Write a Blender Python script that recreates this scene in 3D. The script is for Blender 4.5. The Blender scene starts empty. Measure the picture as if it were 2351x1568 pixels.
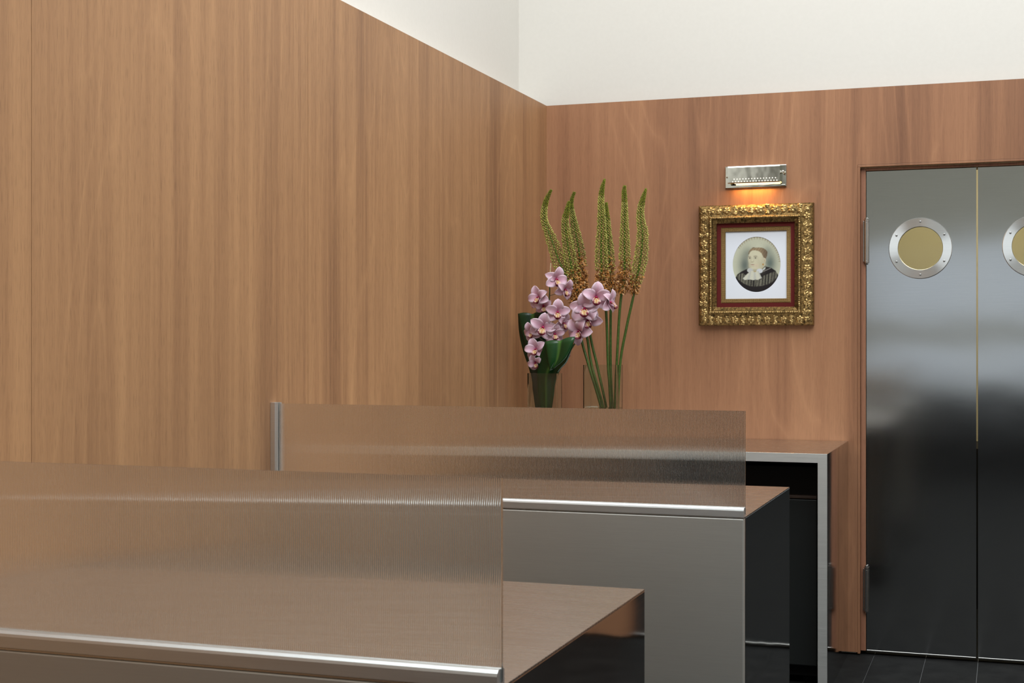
import bpy, math, random
import numpy as np
from mathutils import Vector, Matrix
random.seed(7)
rng = np.random.default_rng(7)
SC = bpy.context.scene
COL = SC.collection
PI = math.pi

# ------------------------------------------------------------------ camera
H = 1.37
YAW = math.radians(19.16)
F = 3265.0
CAM = Vector((1.4887 * H, -4.6468 * H, H))
cd = bpy.data.cameras.new('camera')
cd.sensor_width = 36.0
cd.lens = F / 2351.0 * 36.0
cd.clip_start = 0.05
cd.dof.use_dof = True
cd.dof.focus_distance = 5.4
cd.dof.aperture_fstop = 18.0
cam = bpy.data.objects.new('camera', cd)
cam.location = CAM
cam.rotation_euler = (PI / 2, 0, YAW)
COL.objects.link(cam)
SC.camera = cam

# ------------------------------------------------------------------ world, daylight, exposure
w = bpy.data.worlds.new('world')
SC.world = w
w.use_nodes = True
bg = w.node_tree.nodes['Background']
bg.inputs[0].default_value = (0.75, 0.85, 1.0, 1)
bg.inputs[1].default_value = 0.3


def area(name, loc, rot, sx, sy, power, color):
    l = bpy.data.lights.new(name, 'AREA')
    l.shape = 'RECTANGLE'
    l.size, l.size_y = sx, sy
    l.energy = power
    l.color = color
    o = bpy.data.objects.new(name, l)
    o.location = loc
    o.rotation_euler = rot
    COL.objects.link(o)
    return o


# daylight entering by the long roof light and by the window in the wall behind the photographer
area('skylight_daylight', (2.4, -3.5, 5.16), (0, 0, 0), 4.4, 5.0, 385, (0.93, 0.98, 1.0))
area('window_daylight', (3.2, -9.94, 1.68), (PI / 2, 0, 0), 5.5, 1.55, 12, (0.90, 0.96, 1.0))

SC.view_settings.view_transform = 'Standard'
SC.view_settings.look = 'None'
SC.view_settings.gamma = 1.0
SC.view_settings.use_curve_mapping = False
SC.view_settings.exposure = 0.0
try:
    SC.cycles.use_denoising = True
    SC.cycles.max_bounces = 14
    SC.cycles.transmission_bounces = 12
    SC.cycles.sample_clamp_indirect = 6.0
except Exception:
    pass

RIGHT = Vector((math.cos(YAW), math.sin(YAW), 0))
FWD = Vector((-math.sin(YAW), math.cos(YAW), 0))


def at(px, py, Y=None, X=None):
    """the point of the plane Y=... (or X=...) that the photograph shows at this pixel"""
    d = FWD + RIGHT * ((px - 1175.5) / F) + Vector((0, 0, -(py - 784.0) / F))
    t = (Y - CAM.y) / d.y if Y is not None else (X - CAM.x) / d.x
    return CAM + d * t


# ------------------------------------------------------------------ materials
def srgb(r, g, b):
    def f(c):
        c /= 255.0
        return c / 12.92 if c <= 0.04045 else ((c + 0.055) / 1.055) ** 2.4
    return (f(r), f(g), f(b), 1.0)


class NT:
    def __init__(self, name):
        self.m = bpy.data.materials.new(name)
        self.m.use_nodes = True
        self.t = self.m.node_tree
        self.p = self.t.nodes['Principled BSDF']

    def n(self, kind, **kw):
        nd = self.t.nodes.new(kind)
        for k, v in kw.items():
            if k.startswith('_'):
                setattr(nd, k[1:], v)
            else:
                nd.inputs[k.replace('__', ' ')].default_value = v
        return nd

    def l(self, a, b):
        self.t.links.new(a, b)

    def math(self, op, a, b=None, c=None):
        nd = self.t.nodes.new('ShaderNodeMath')
        nd.operation = op
        for i, v in enumerate((a, b, c)):
            if v is None:
                continue
            if isinstance(v, (int, float)):
                nd.inputs[i].default_value = v
            else:
                self.l(v, nd.inputs[i])
        return nd.outputs[0]

    def mix(self, fac, a, b, blend='MIX'):
        nd = self.t.nodes.new('ShaderNodeMix')
        nd.data_type = 'RGBA'
        nd.blend_type = blend
        for s, v in ((0, fac), (6, a), (7, b)):
            if isinstance(v, (int, float)):
                nd.inputs[s].default_value = v
            elif isinstance(v, tuple):
                nd.inputs[s].default_value = v
            else:
                self.l(v, nd.inputs[s])
        return nd.outputs[2]

    def ramp(self, fac, stops):
        nd = self.t.nodes.new('ShaderNodeValToRGB')
        e = nd.color_ramp.elements
        while len(e) < len(stops):
            e.new(0.5)
        for i, (p, c) in enumerate(stops):
            e[i].position = p
            e[i].color = c if isinstance(c, tuple) else (c, c, c, 1)
        self.l(fac, nd.inputs[0])
        return nd.outputs[0]

    def coords(self, scale=(1, 1, 1), loc=(0, 0, 0)):
        tc = self.t.nodes.new('ShaderNodeTexCoord')
        mp = self.t.nodes.new('ShaderNodeMapping')
        mp.inputs['Scale'].default_value = scale
        mp.inputs['Location'].default_value = loc
        self.l(tc.outputs['Object'], mp.inputs[0])
        return mp.outputs[0]

    def noise(self, vec, scale=5, detail=3, rough=0.5, dist=0.0):
        nd = self.t.nodes.new('ShaderNodeTexNoise')
        nd.inputs['Scale'].default_value = scale
        nd.inputs['Detail'].default_value = detail
        nd.inputs['Roughness'].default_value = rough
        nd.inputs['Distortion'].default_value = dist
        self.l(vec, nd.inputs['Vector'])
        return nd.outputs['Fac']

    def bump(self, h, strength=0.2, dist=0.01):
        nd = self.t.nodes.new('ShaderNodeBump')
        nd.inputs['Strength'].default_value = strength
        nd.inputs['Distance'].default_value = dist
        self.l(h, nd.inputs['Height'])
        self.l(nd.outputs[0], self.p.inputs['Normal'])


def plain(name, col, rough=0.5, metal=0.0, spec=0.5, **kw):
    k = NT(name)
    k.p.inputs['Base Color'].default_value = col
    k.p.inputs['Roughness'].default_value = rough
    k.p.inputs['Metallic'].default_value = metal
    k.p.inputs['Specular IOR Level'].default_value = spec
    for a, v in kw.items():
        k.p.inputs[a.replace('__', ' ')].default_value = v
    v = k.noise(k.coords(), 90, 2)
    k.l(k.math('MULTIPLY_ADD', v, 0.10, rough - 0.05), k.p.inputs['Roughness'])
    return k.m


def wood(name, axis, light, mid, dark, period, phase, seed, pore=0.8, streak_amt=0.74, cathedral=0.10):
    """quarter-cut veneer, vertical grain; axis is the across-grain coordinate (0 = x, 1 = y)"""
    k = NT(name)
    tc = k.t.nodes.new('ShaderNodeTexCoord')
    sp = k.t.nodes.new('ShaderNodeSeparateXYZ')
    k.l(tc.outputs['Object'], sp.inputs[0])
    a, z = sp.outputs[axis], sp.outputs[2]
    idx = k.math('FLOOR', k.math('DIVIDE', k.math('ADD', a, phase), period))
    off = k.math('MULTIPLY_ADD', idx, 7.31, seed)

    def vec(sa, sz, sh=0.0):
        c = k.t.nodes.new('ShaderNodeCombineXYZ')
        k.l(k.math('MULTIPLY', a, sa), c.inputs[0])
        k.l(off, c.inputs[1])
        k.l(k.math('MULTIPLY_ADD', z, sz, sh), c.inputs[2])
        return c.outputs[0]
    broad = k.noise(vec(2.6, 0.22), 1.0, 2, 0.55)
    field = k.noise(vec(2.6, 0.40, 3.0), 1.0, 1.5, 0.4, 0.35)
    saw = k.math('FRACT', k.math('MULTIPLY', field, 15.0))
    rings = k.math('POWER', k.math('SUBTRACT', 1.0, k.math('ABSOLUTE', k.math('MULTIPLY_ADD', saw, 2.0, -1.0))), 6.0)                    # thin cathedral lines
    where = k.ramp(k.noise(vec(1.7, 0.30, 9.0), 1.0, 1, 0.5), [(0.42, 0.0), (0.60, 1.0)])
    streak = k.noise(vec(21.0, 0.30), 1.0, 5, 0.70)
    fine = k.noise(vec(260.0, 5.0), 1.0, 3, 0.7)
    pores = k.noise(vec(430.0, 20.0), 1.0, 2, 0.6)
    v = k.math('MULTIPLY', broad, 0.75)
    v = k.math('MULTIPLY_ADD', streak, streak_amt, v)
    v = k.math('MULTIPLY_ADD', k.math('MULTIPLY', rings, where), cathedral, v)
    v = k.math('MULTIPLY_ADD', fine, 0.16, v)
    v = k.math('ADD', v, 0.5 - 0.375 - 0.08 - streak_amt * 0.5)
    c = k.ramp(v, [(0.27, dark), (0.50, mid), (0.73, light)])
    pm = k.ramp(pores, [(0.32, 0.72), (0.48, 1.0)])
    c = k.mix(pore, c, k.mix(1.0, c, pm, 'MULTIPLY'))
    k.l(c, k.p.inputs['Base Color'])
    k.p.inputs['Roughness'].default_value = 0.50
    k.p.inputs['Specular IOR Level'].default_value = 0.35
    k.bump(fine, 0.06, 0.002)
    return k.m


def steel(name, rough=0.25, aniso=0.6, tangent='H', base=(0.60, 0.60, 0.585, 1), wav=0.0, wscale=2.0, streak=0.08):
    """brushed stainless; tangent 'H' = brushed horizontally, 'X' along x"""
    k = NT(name)
    k.p.inputs['Metallic'].default_value = 1.0
    k.p.inputs['Base Color'].default_value = base
    k.p.inputs['Anisotropic'].default_value = aniso
    g = k.t.nodes.new('ShaderNodeNewGeometry')
    x = k.t.nodes.new('ShaderNodeVectorMath')
    x.operation = 'CROSS_PRODUCT'
    k.l(g.outputs['True Normal'], x.inputs[0])
    x.inputs[1].default_value = (0, 0.02, 1) if tangent == 'H' else (0, 1, 0.02)
    k.l(x.outputs[0], k.p.inputs['Tangent'])
    s = k.noise(k.coords((9, 9, 420) if tangent == 'H' else (6, 420, 6)), 1.0, 3, 0.6)
    k.l(k.math('MULTIPLY_ADD', s, streak * 2, rough - streak), k.p.inputs['Roughness'])
    c = k.mix(s, tuple(v * 0.94 for v in base[:3]) + (1,), tuple(min(1, v * 1.06) for v in base[:3]) + (1,))
    k.l(c, k.p.inputs['Base Color'])
    if wav:
        h = k.noise(k.coords((1, 1, 1)), wscale, 1, 0.4)
        k.bump(h, wav, 0.05)
    return k.m


def glass(name, ior=1.5, col=(0.97, 0.98, 0.97, 1), rough=0.0):
    k = NT(name)
    gl = k.t.nodes.new('ShaderNodeBsdfGlass')
    gl.inputs['Color'].default_value = col
    gl.inputs['IOR'].default_value = ior
    gl.inputs['Roughness'].default_value = rough
    k.t.nodes.remove(k.p)
    k.l(gl.outputs[0], k.t.nodes['Material Output'].inputs[0])
    return k.m


def emit(name, col, s):
    k = NT(name)
    k.p.inputs['Base Color'].default_value = col
    k.p.inputs['Emission Color'].default_value = col
    k.p.inputs['Emission Strength'].default_value = s
    return k.m


def vcol(name, rough=0.5, spec=0.4, noise_amt=0.0, nscale=60, trans=0.0, coat=0.0):
    k = NT(name)
    at_ = k.t.nodes.new('ShaderNodeAttribute')
    at_.attribute_name = 'Col'
    c = at_.outputs['Color']
    if noise_amt:
        v = k.noise(k.coords(), nscale, 3)
        c = k.mix(noise_amt, c, k.mix(1.0, c, k.ramp(v, [(0.3, 0.5), (0.7, 1.3)]), 'MULTIPLY'))
    k.l(c, k.p.inputs['Base Color'])
    k.p.inputs['Roughness'].default_value = rough
    k.p.inputs['Specular IOR Level'].default_value = spec
    k.p.inputs['Coat Weight'].default_value = coat
    if trans:
        k.p.inputs['Subsurface Weight'].default_value = trans
        k.p.inputs['Subsurface Radius'].default_value = (0.004, 0.002, 0.002)
        k.p.inputs['Subsurface Scale'].default_value = 0.6
    return k.m


def gold_mat(name, light, dark, rough=0.34, nscale=38, bump=0.5):
    k = NT(name)
    co = k.coords()
    v = k.noise(co, nscale, 4, 0.65)
    c = k.ramp(v, [(0.33, dark), (0.56, light)])
    k.l(c, k.p.inputs['Base Color'])
    k.p.inputs['Metallic'].default_value = 0.85
    k.l(k.ramp(v, [(0.3, 0.62), (0.6, rough)]), k.p.inputs['Roughness'])
    k.bump(k.noise(co, nscale * 4, 3), bump, 0.002)
    return k.m


M = {}
M['wood_left'] = wood('walnut_veneer_left', 1, (0.475, 0.254, 0.120, 1), (0.375, 0.194, 0.092, 1), (0.232, 0.113, 0.056, 1), 1.3206, 1.3206 * 0.1685, 2.0)
M['wood_back'] = wood('walnut_veneer_back', 0, (0.44, 0.218, 0.112, 1), (0.345, 0.162, 0.083, 1), (0.215, 0.097, 0.051, 1), 1.22, 1.17, 11.0, 0.45, 0.52, 0.13)
M['wood_trim'] = wood('walnut_trim', 0, (0.36, 0.17, 0.095, 1), (0.29, 0.13, 0.075, 1), (0.19, 0.085, 0.05, 1), 9.0, 3.0, 5.0)


def plaster():
    k = NT('cream_plaster')
    v = k.noise(k.coords(), 55, 3)
    k.l(k.ramp(v, [(0.3, (0.71, 0.675, 0.62, 1)), (0.7, (0.725, 0.69, 0.635, 1))]), k.p.inputs['Base Color'])
    k.p.inputs['Roughness'].default_value = 0.85
    k.bump(v, 0.05, 0.002)
    return k.m


def floor_mat():
    k = NT('charcoal_plank_tile')
    v = k.noise(k.coords(), 9, 5, 0.6)
    k.l(k.ramp(v, [(0.3, (0.007, 0.007, 0.007, 1)), (0.7, (0.017, 0.017, 0.0165, 1))]), k.p.inputs['Base Color'])
    k.p.inputs['Roughness'].default_value = 0.65
    k.p.inputs['Specular IOR Level'].default_value = 0.06
    return k.m


M['plaster'] = plaster()
M['floor'] = floor_mat()
M['grout'] = plain('pale_grout', (0.20, 0.20, 0.20, 1), 0.9)
M['rear'] = plain('grey_green_plaster', (0.58, 0.58, 0.51, 1), 0.8)
M['dark'] = plain('black_recess', (0.01, 0.01, 0.01, 1), 0.8, 0, 0.2)
M['ceil'] = plain('white_ceiling', (0.72, 0.72, 0.70, 1), 0.9)
M['kitchen'] = plain('yellow_kitchen_paint', (0.60, 0.555, 0.385, 1), 0.7)
M['door_steel'] = steel('brushed_door_steel', 0.115, 0.45, 'H', (0.56, 0.57, 0.565, 1), 0.035, 2.6, 0.02)
M['front_steel'] = steel('brushed_front_steel', 0.55, 0.2, 'H', (0.70, 0.71, 0.68, 1), 0.02, 3.0, 0.03)
M['top_steel'] = steel('brushed_top_steel', 0.27, 0.4, 'X', (0.66, 0.655, 0.63, 1), 0.02, 6.0, 0.03)
M['mirror_steel'] = steel('polished_side_steel', 0.06, 0.2, 'H', (0.55, 0.55, 0.54, 1), 0.02, 4.0, 0.02)
M['frame_steel'] = steel('satin_frame_steel', 0.58, 0.2, 'H', (0.86, 0.88, 0.86, 1))
M['rail'] = steel('satin_aluminium_rail', 0.42, 0.1, 'H', (0.84, 0.87, 0.88, 1), 0, 1, 0.04)
M['ring_steel'] = steel('turned_ring_steel', 0.36, 0.85, 'H', (0.76, 0.77, 0.76, 1), 0, 1, 0.03)
_t = M['ring_steel'].node_tree
_g = _t.nodes.new('ShaderNodeTangent')
_g.direction_type, _g.axis = 'RADIAL', 'Y'
_t.links.new(_g.outputs[0], [q for q in _t.nodes if q.type == 'BSDF_PRINCIPLED'][0].inputs['Tangent'])
M['hinge'] = steel('satin_hinge_steel', 0.24, 0.2, 'H', (0.50, 0.48, 0.46, 1), 0, 1, 0.04)
M['chrome'] = steel('chrome', 0.05, 0.0, 'H', (0.62, 0.62, 0.56, 1), 0.02, 20, 0.01)
M['reeded'] = glass('clear_reeded_acrylic', 1.49, (0.965, 0.965, 0.955, 1), 0.03)
_t = M['reeded'].node_tree
_g = [q for q in _t.nodes if q.type == 'BSDF_GLASS'][0]
_d = _t.nodes.new('ShaderNodeBsdfTranslucent')
_d.inputs[0].default_value = (0.86, 0.86, 0.83, 1)
_e = _t.nodes.new('ShaderNodeBsdfDiffuse')
_e.inputs[0].default_value = (0.86, 0.86, 0.83, 1)
_h = _t.nodes.new('ShaderNodeMixShader')
_t.links.new(_d.outputs[0], _h.inputs[1])
_t.links.new(_e.outputs[0], _h.inputs[2])
_m = _t.nodes.new('ShaderNodeMixShader')
_m.inputs[0].default_value = 0.03
_t.links.new(_g.outputs[0], _m.inputs[1])
_t.links.new(_h.outputs[0], _m.inputs[2])
_t.links.new(_m.outputs[0], [q for q in _t.nodes if q.type == 'OUTPUT_MATERIAL'][0].inputs[0])
M['glass'] = glass('clear_glass', 1.48, (0.93, 0.95, 0.93, 1))
M['water'] = glass('water', 1.333, (0.98, 0.99, 0.98, 1))
M['pane'] = glass('porthole_glass', 1.3, (0.93, 0.93, 0.88, 1), 0.06)
M['screw'] = plain('dull_screw_steel', (0.35, 0.35, 0.34, 1), 0.35, 1.0)
M['black'] = plain('matt_black', (0.004, 0.004, 0.004, 1), 0.55, 0, 0.25)
M['charcoal'] = plain('charcoal_door', (0.012, 0.014, 0.0135, 1), 0.5, 0, 0.3)
M['gold'] = gold_mat('antique_gilt', (0.30, 0.185, 0.066, 1), (0.05, 0.030, 0.010, 1), 0.40, 90, 0.9)
M['gold_hi'] = gold_mat('rubbed_gilt', (0.56, 0.38, 0.155, 1), (0.15, 0.09, 0.03, 1), 0.28, 70, 0.5)
M['velvet'] = plain('oxblood_velvet', (0.115, 0.010, 0.009, 1), 0.75, 0, 0.25)
M['mat'] = plain('white_mount_board', (0.80, 0.83, 0.90, 1), 0.8, 0, 0.2)
M['print'] = vcol('portrait_print', 0.5, 0.3)
M['petal'] = vcol('orchid_petal', 0.5, 0.3, 0, 60, 0.25)
M['floret'] = vcol('foxtail_floret', 0.55, 0.35)
M['stalk'] = vcol('green_stalk', 0.38, 0.5, 0.6, 120)
M['bulb'] = emit('warm_lamp_glass', (1.0, 0.78, 0.48, 1), 5.0)
M['hole'] = emit('lit_perforation', (1.0, 0.90, 0.72, 1), 1.6)


def weave():
    k = NT('woven_gilt')
    sp = k.t.nodes.new('ShaderNodeSeparateXYZ')
    tc = k.t.nodes.new('ShaderNodeTexCoord')
    k.l(tc.outputs['Object'], sp.inputs[0])
    a = k.math('SINE', k.math('MULTIPLY', k.math('ADD', sp.outputs[0], sp.outputs[2]), 900.0))
    b = k.math('SINE', k.math('MULTIPLY', k.math('SUBTRACT', sp.outputs[0], sp.outputs[2]), 900.0))
    v = k.math('MULTIPLY_ADD', k.math('MULTIPLY', a, b), 0.5, 0.5)
    k.l(k.ramp(v, [(0.25, (0.10, 0.05, 0.012, 1)), (0.7, (0.55, 0.35, 0.13, 1))]), k.p.inputs['Base Color'])
    k.p.inputs['Metallic'].default_value = 0.7
    k.p.inputs['Roughness'].default_value = 0.4
    k.bump(v, 0.8, 0.003)
    return k.m


def leaf_mat():
    k = NT('glossy_green_leaf')
    a = k.t.nodes.new('ShaderNodeAttribute')
    a.attribute_name = 'Col'
    k.l(a.outputs['Color'], k.p.inputs['Base Color'])
    k.p.inputs['Roughness'].default_value = 0.27
    k.p.inputs['Specular IOR Level'].default_value = 0.5
    return k.m


M['weave'] = weave()
M['leaf'] = leaf_mat()


# ------------------------------------------------------------------ mesh builder
class MB:
    def __init__(self):
        self.v, self.f, self.c, self.mi = [], [], [], []
        self.mat = 0

    def add(self, verts, faces, col=None):
        n = len(self.v)
        self.v += [tuple(p) for p in verts]
        if col is None:
            self.c += [(1, 1, 1, 1)] * len(verts)
        elif isinstance(col, list):
            self.c += col
        else:
            self.c += [col] * len(verts)
        for fc in faces:
            self.f.append(tuple(i + n for i in fc))
            self.mi.append(self.mat)

    def box(self, x0, x1, y0, y1, z0, z1, col=None):
        vs = [(x, y, z) for x in (x0, x1) for y in (y0, y1) for z in (z0, z1)]
        self.add(vs, [(0, 1, 3, 2), (4, 6, 7, 5), (0, 4, 5, 1), (2, 3, 7, 6), (0, 2, 6, 4), (1, 5, 7, 3)], col)

    def grid(self, rows, col=None, close=False):
        """rows: list of equally long lists of points"""
        nr, nc = len(rows), len(rows[0])
        vs = [p for r in rows for p in r]
        fs = []
        for i in range(nr - 1):
            for j in range(nc - (0 if close else 1)):
                k = (j + 1) % nc
                fs.append((i * nc + j, i * nc + k, (i + 1) * nc + k, (i + 1) * nc + j))
        self.add(vs, fs, col)

    def tube(self, pts, rad, seg=8, col=None, caps=True):
        pts = [Vector(p) for p in pts]
        if not isinstance(rad, (list, tuple)):
            rad = [rad] * len(pts)
        rows, ref = [], Vector((0.31, -0.9, 0.2)).normalized()
        cols = []
        for i, p in enumerate(pts):
            d = (pts[min(i + 1, len(pts) - 1)] - pts[max(i - 1, 0)]).normalized()
            a = d.cross(ref)
            if a.length < 1e-3:
                a = d.cross(Vector((1, 0, 0)))
            a.normalize()
            b = d.cross(a).normalized()
            rows.append([p + (a * math.cos(2 * PI * k / seg) + b * math.sin(2 * PI * k / seg)) * rad[i] for k in range(seg)])
            if isinstance(col, list):
                cols += [col[i]] * seg
        n = len(self.v)
        self.grid(rows, cols if isinstance(col, list) else col, True)
        if caps:
            self.f.append(tuple(n + k for k in range(seg)))
            self.f.append(tuple(n + (len(pts) - 1) * seg + k for k in reversed(range(seg))))
            self.mi += [self.mat] * 2

    def lathe(self, c, axis, prof, seg=32, col=None):
        """prof: (radius, distance along axis)"""
        ax = Vector(axis).normalized()
        a = ax.orthogonal().normalized()
        b = ax.cross(a)
        rows = [[Vector(c) + ax * h + (a * math.cos(2 * PI * k / seg) + b * math.sin(2 * PI * k / seg)) * max(r, 1e-5) for k in range(seg)] for r, h in prof]
        self.grid(rows, col, True)

    def blob(self, c, ax, L, R, col=None, col2=None, seg=6):
        """small bud: pointed ellipsoid from c along ax"""
        ax = Vector(ax).normalized()
        a = ax.orthogonal().normalized()
        b = ax.cross(a)
        rows, cs = [], []
        for t, r in ((0, 0.25), (0.3, 0.85), (0.65, 1.0), (0.9, 0.6), (1.0, 0.05)):
            rows.append([Vector(c) + ax * L * t + (a * math.cos(2 * PI * k / seg) + b * math.sin(2 * PI * k / seg)) * R * r for k in range(seg)])
            if col2 is not None:
                cs += [tuple(col[q] * (1 - t) + col2[q] * t for q in range(4))] * seg
        self.grid(rows, cs if col2 is not None else col, True)

    def build(self, name, mats, parent=None, smooth=False, bevel=0.0, seg=2, angle=40, kind=None, label=None):
        base = Vector((0, 0, 0))
        if parent is not None:
            base = Vector(parent['_b'])
        me = bpy.data.meshes.new(name)
        me.from_pydata([tuple(Vector(p) - base) for p in self.v], [], self.f)
        if not isinstance(mats, (list, tuple)):
            mats = [mats]
        for m in mats:
            me.materials.append(m)
        for p, i in zip(me.polygons, self.mi):
            p.material_index = i
        if smooth:
            me.polygons.foreach_set('use_smooth', [True] * len(me.polygons))
        ca = me.color_attributes.new('Col', 'FLOAT_COLOR', 'POINT')
        ca.data.foreach_set('color', [x for c in self.c for x in c])
        me.update()
        o = bpy.data.objects.new(name, me)
        COL.objects.link(o)
        if smooth and angle:
            me.set_sharp_from_angle(angle=math.radians(angle))
        if bevel:
            bv = o.modifiers.new('edge', 'BEVEL')
            bv.width = bevel
            bv.segments = seg
            bv.limit_method = 'ANGLE'
            bv.angle_limit = math.radians(40)
            if smooth is None:
                pass
        o['_b'] = tuple(base)
        if parent is not None:
            o.parent = parent
        if kind:
            o['kind'] = kind
        if label:
            o['label'] = label
        return o


def thing(name, label, cat, loc, group=None, kind=None):
    o = bpy.data.objects.new(name, None)
    o.empty_display_size = 0.1
    o.location = loc
    o['_b'] = tuple(loc)
    if label:
        o['label'] = label
    if cat:
        o['category'] = cat
    if group:
        o['group'] = group
    if kind:
        o['kind'] = kind
    COL.objects.link(o)
    return o


def struct(b, name, mats, **kw):
    return b.build(name, mats, kind='structure', **kw)


def rect_ring(b, x0, x1, z0, z1, prof, yw):
    """mitred picture-frame sweep on the wall plane y=yw; prof: (inset, height off the wall)"""
    rows = []
    for d, h in prof:
        rows.append([(x0 + d, yw - h, z0 + d), (x1 - d, yw - h, z0 + d), (x1 - d, yw - h, z1 - d), (x0 + d, yw - h, z1 - d)])
    b.grid(rows, None, True)


# ------------------------------------------------------------------ room shell
WOOD_T = 0.8083 * H + H          # top of the cladding, 2.48
XR, YR, ZC = 6.6, -10.0, 5.2
DX0, DXM, DX1 = 1.462, 1.9225, 2.383   # door leaves
OX0, OX1, OZ = 1.437, 2.408, 2.131     # opening
b = MB()
b.box(-0.4, XR + 0.2, YR - 0.2, 2.2, -0.2, -0.004)
b.mat = 1
tw = 0.2155
x = 1.495 - 7 * tw
while x < XR:
    xa, xb = max(x + 0.0013, -0.15), min(x + tw - 0.0013, XR)
    off = (0.37 if int(round(x / tw)) % 2 else 0.67)
    y = -9.95 - off
    while y < 2.0:
        ya, yb = max(y + 0.0013, YR), min(y + 1.2 - 0.0013, 2.0)
        if yb > ya:
            b.box(xa, xb, ya, yb, -0.004, 0.0)
        y += 1.2
    x += tw
struct(b, 'floor', [M['grout'], M['floor']])

b = MB()  # left cladding, one sheet after another with fine joints
ys = [0.0] + [-(1.0983 + 1.3206 * i) for i in range(0, 8)]
for y1, y0 in zip(ys, ys[1:]):
    b.box(-0.018, 0.0, max(y0, YR) + 0.0008, y1 - (0.0008 if y1 < 0 else 0), 0.02, WOOD_T)
b.box(-0.05, -0.0185, YR, 0.0, 0.0, WOOD_T - 0.002)
struct(b, 'wall_left', M['wood_left'])
b = MB()
b.box(-0.25, -0.152, YR, 0.2, 0.0, ZC)
b.box(-0.152, -0.051, YR, 0.0, WOOD_T - 0.03, WOOD_T - 0.004)
struct(b, 'wall_left_upper', M['plaster'])

b = MB()  # back cladding around the double door
ZB = 0.012
b.box(0.0, OX0 - 0.011, 0.0, 0.018, ZB, WOOD_T)
b.box(OX0 - 0.011, OX1 + 0.011, 0.0, 0.018, OZ + 0.0105, WOOD_T)
b.box(OX1 + 0.011, XR, 0.0, 0.018, ZB, WOOD_T)
struct(b, 'wall_back', M['wood_back'])
b = MB()
b.box(-0.152, XR, 0.04, 0.16, WOOD_T - 0.05, ZC)
b.box(-0.152, OX0 - 0.02, 0.04, 0.16, 0.0, WOOD_T - 0.05)
b.box(OX1 + 0.02, XR, 0.04, 0.16, 0.0, WOOD_T - 0.05)
b.box(OX0 - 0.02, OX1 + 0.02, 0.04, 0.16, OZ + 0.02, WOOD_T - 0.05)
struct(b, 'wall_back_upper', M['plaster'])

b = MB()  # edge lipping of the opening
t = 0.0095
b.box(OX0 - t - 0.001, OX0, -0.001, 0.03, ZB - 0.006, OZ)
b.box(OX1, OX1 + t + 0.001, -0.001, 0.03, ZB - 0.006, OZ)
b.box(OX0 - t - 0.001, OX1 + t + 0.001, -0.001, 0.03, OZ + 0.0002, OZ + t)
struct(b, 'trim_1', M['wood_back'], bevel=0.0015)
b = MB()  # door lining, set back behind the lipping
b.box(OX0 + 0.0005, DX0 - 0.0025, 0.020, 0.14, 0.016, OZ - 0.001)
b.box(DX1 + 0.0025, OX1 - 0.0005, 0.020, 0.14, 0.016, OZ - 0.001)
b.box(DX0 - 0.0024, DX1 + 0.0024, 0.020, 0.14, 2.1165, OZ - 0.001)
struct(b, 'trim_2', M['wood_trim'], bevel=0.002)

b = MB()
b.box(XR, XR + 0.1, YR, 0.2, 0, ZC)
struct(b, 'wall_right', M['plaster'])
b = MB()  # wall behind the photographer with its window
b.box(-0.25, 0.40, YR - 0.1, YR, 0.0, ZC)
b.box(6.00, XR, YR - 0.1, YR, 0.0, ZC)
b.box(0.40, 6.00, YR - 0.1, YR, 2.50, ZC)
struct(b, 'wall_rear', M['rear'])
b = MB()
b.box(0.40, 6.00, YR - 0.1, YR, 0.0, 0.84)
b.box(-0.25, XR, YR, YR + 0.04, 0.0, 0.83)
struct(b, 'wall_rear_lower', M['dark'])
f1 = thing('window_1', None, None, (3.2, YR, 0.84), kind='structure')
b = MB()
for xx in (0.40, 1.78, 3.17, 4.56, 5.94):
    b.box(xx, xx + 0.06, YR - 0.04, YR + 0.03, 0.84, 2.50)
b.box(0.40, 6.00, YR - 0.04, YR + 0.07, 1.34, 1.62)
b.box(0.40, 6.00, YR - 0.04, YR + 0.03, 2.44, 2.50)
b.box(0.40, 6.00, YR - 0.04, YR + 0.03, 0.84, 0.90)
b.build('window_frame', M['rear'], f1)
b = MB()
b.box(-0.25, 0.15, YR, 0.2, ZC, ZC + 0.1)
b.box(4.65, XR, YR, 0.2, ZC, ZC + 0.1)
b.box(0.15, 4.65, YR, -6.05, ZC, ZC + 0.1)
b.box(0.15, 4.65, -0.95, 0.2, ZC, ZC + 0.1)
struct(b, 'ceiling', M['ceil'])

# the lit kitchen beyond the double door
b = MB()
b.box(0.6, 3.4, 1.9, 2.0, 0.0, 2.7)
b.box(0.5, 0.6, 0.16, 2.0, 0.0, 2.7)
b.box(3.4, 3.5, 0.16, 2.0, 0.0, 2.7)
b.box(0.5, 3.5, 0.16, 2.0, 2.7, 2.8)
struct(b, 'wall_kitchen', M['kitchen'])
b = MB()
b.box(0.62, 3.38, 1.3, 1.89, 0.0, 0.82)
struct(b, 'wall_kitchen_lower', M['black'])
area('kitchen_ceiling_lamp', (2.0, 1.0, 2.66), (0, 0, 0), 1.4, 0.5, 17, (1.0, 0.90, 0.68))


# ------------------------------------------------------------------ double door
def ring_disc(b, cx, cz, y, r0, r1, seg=64):
    pass


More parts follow.
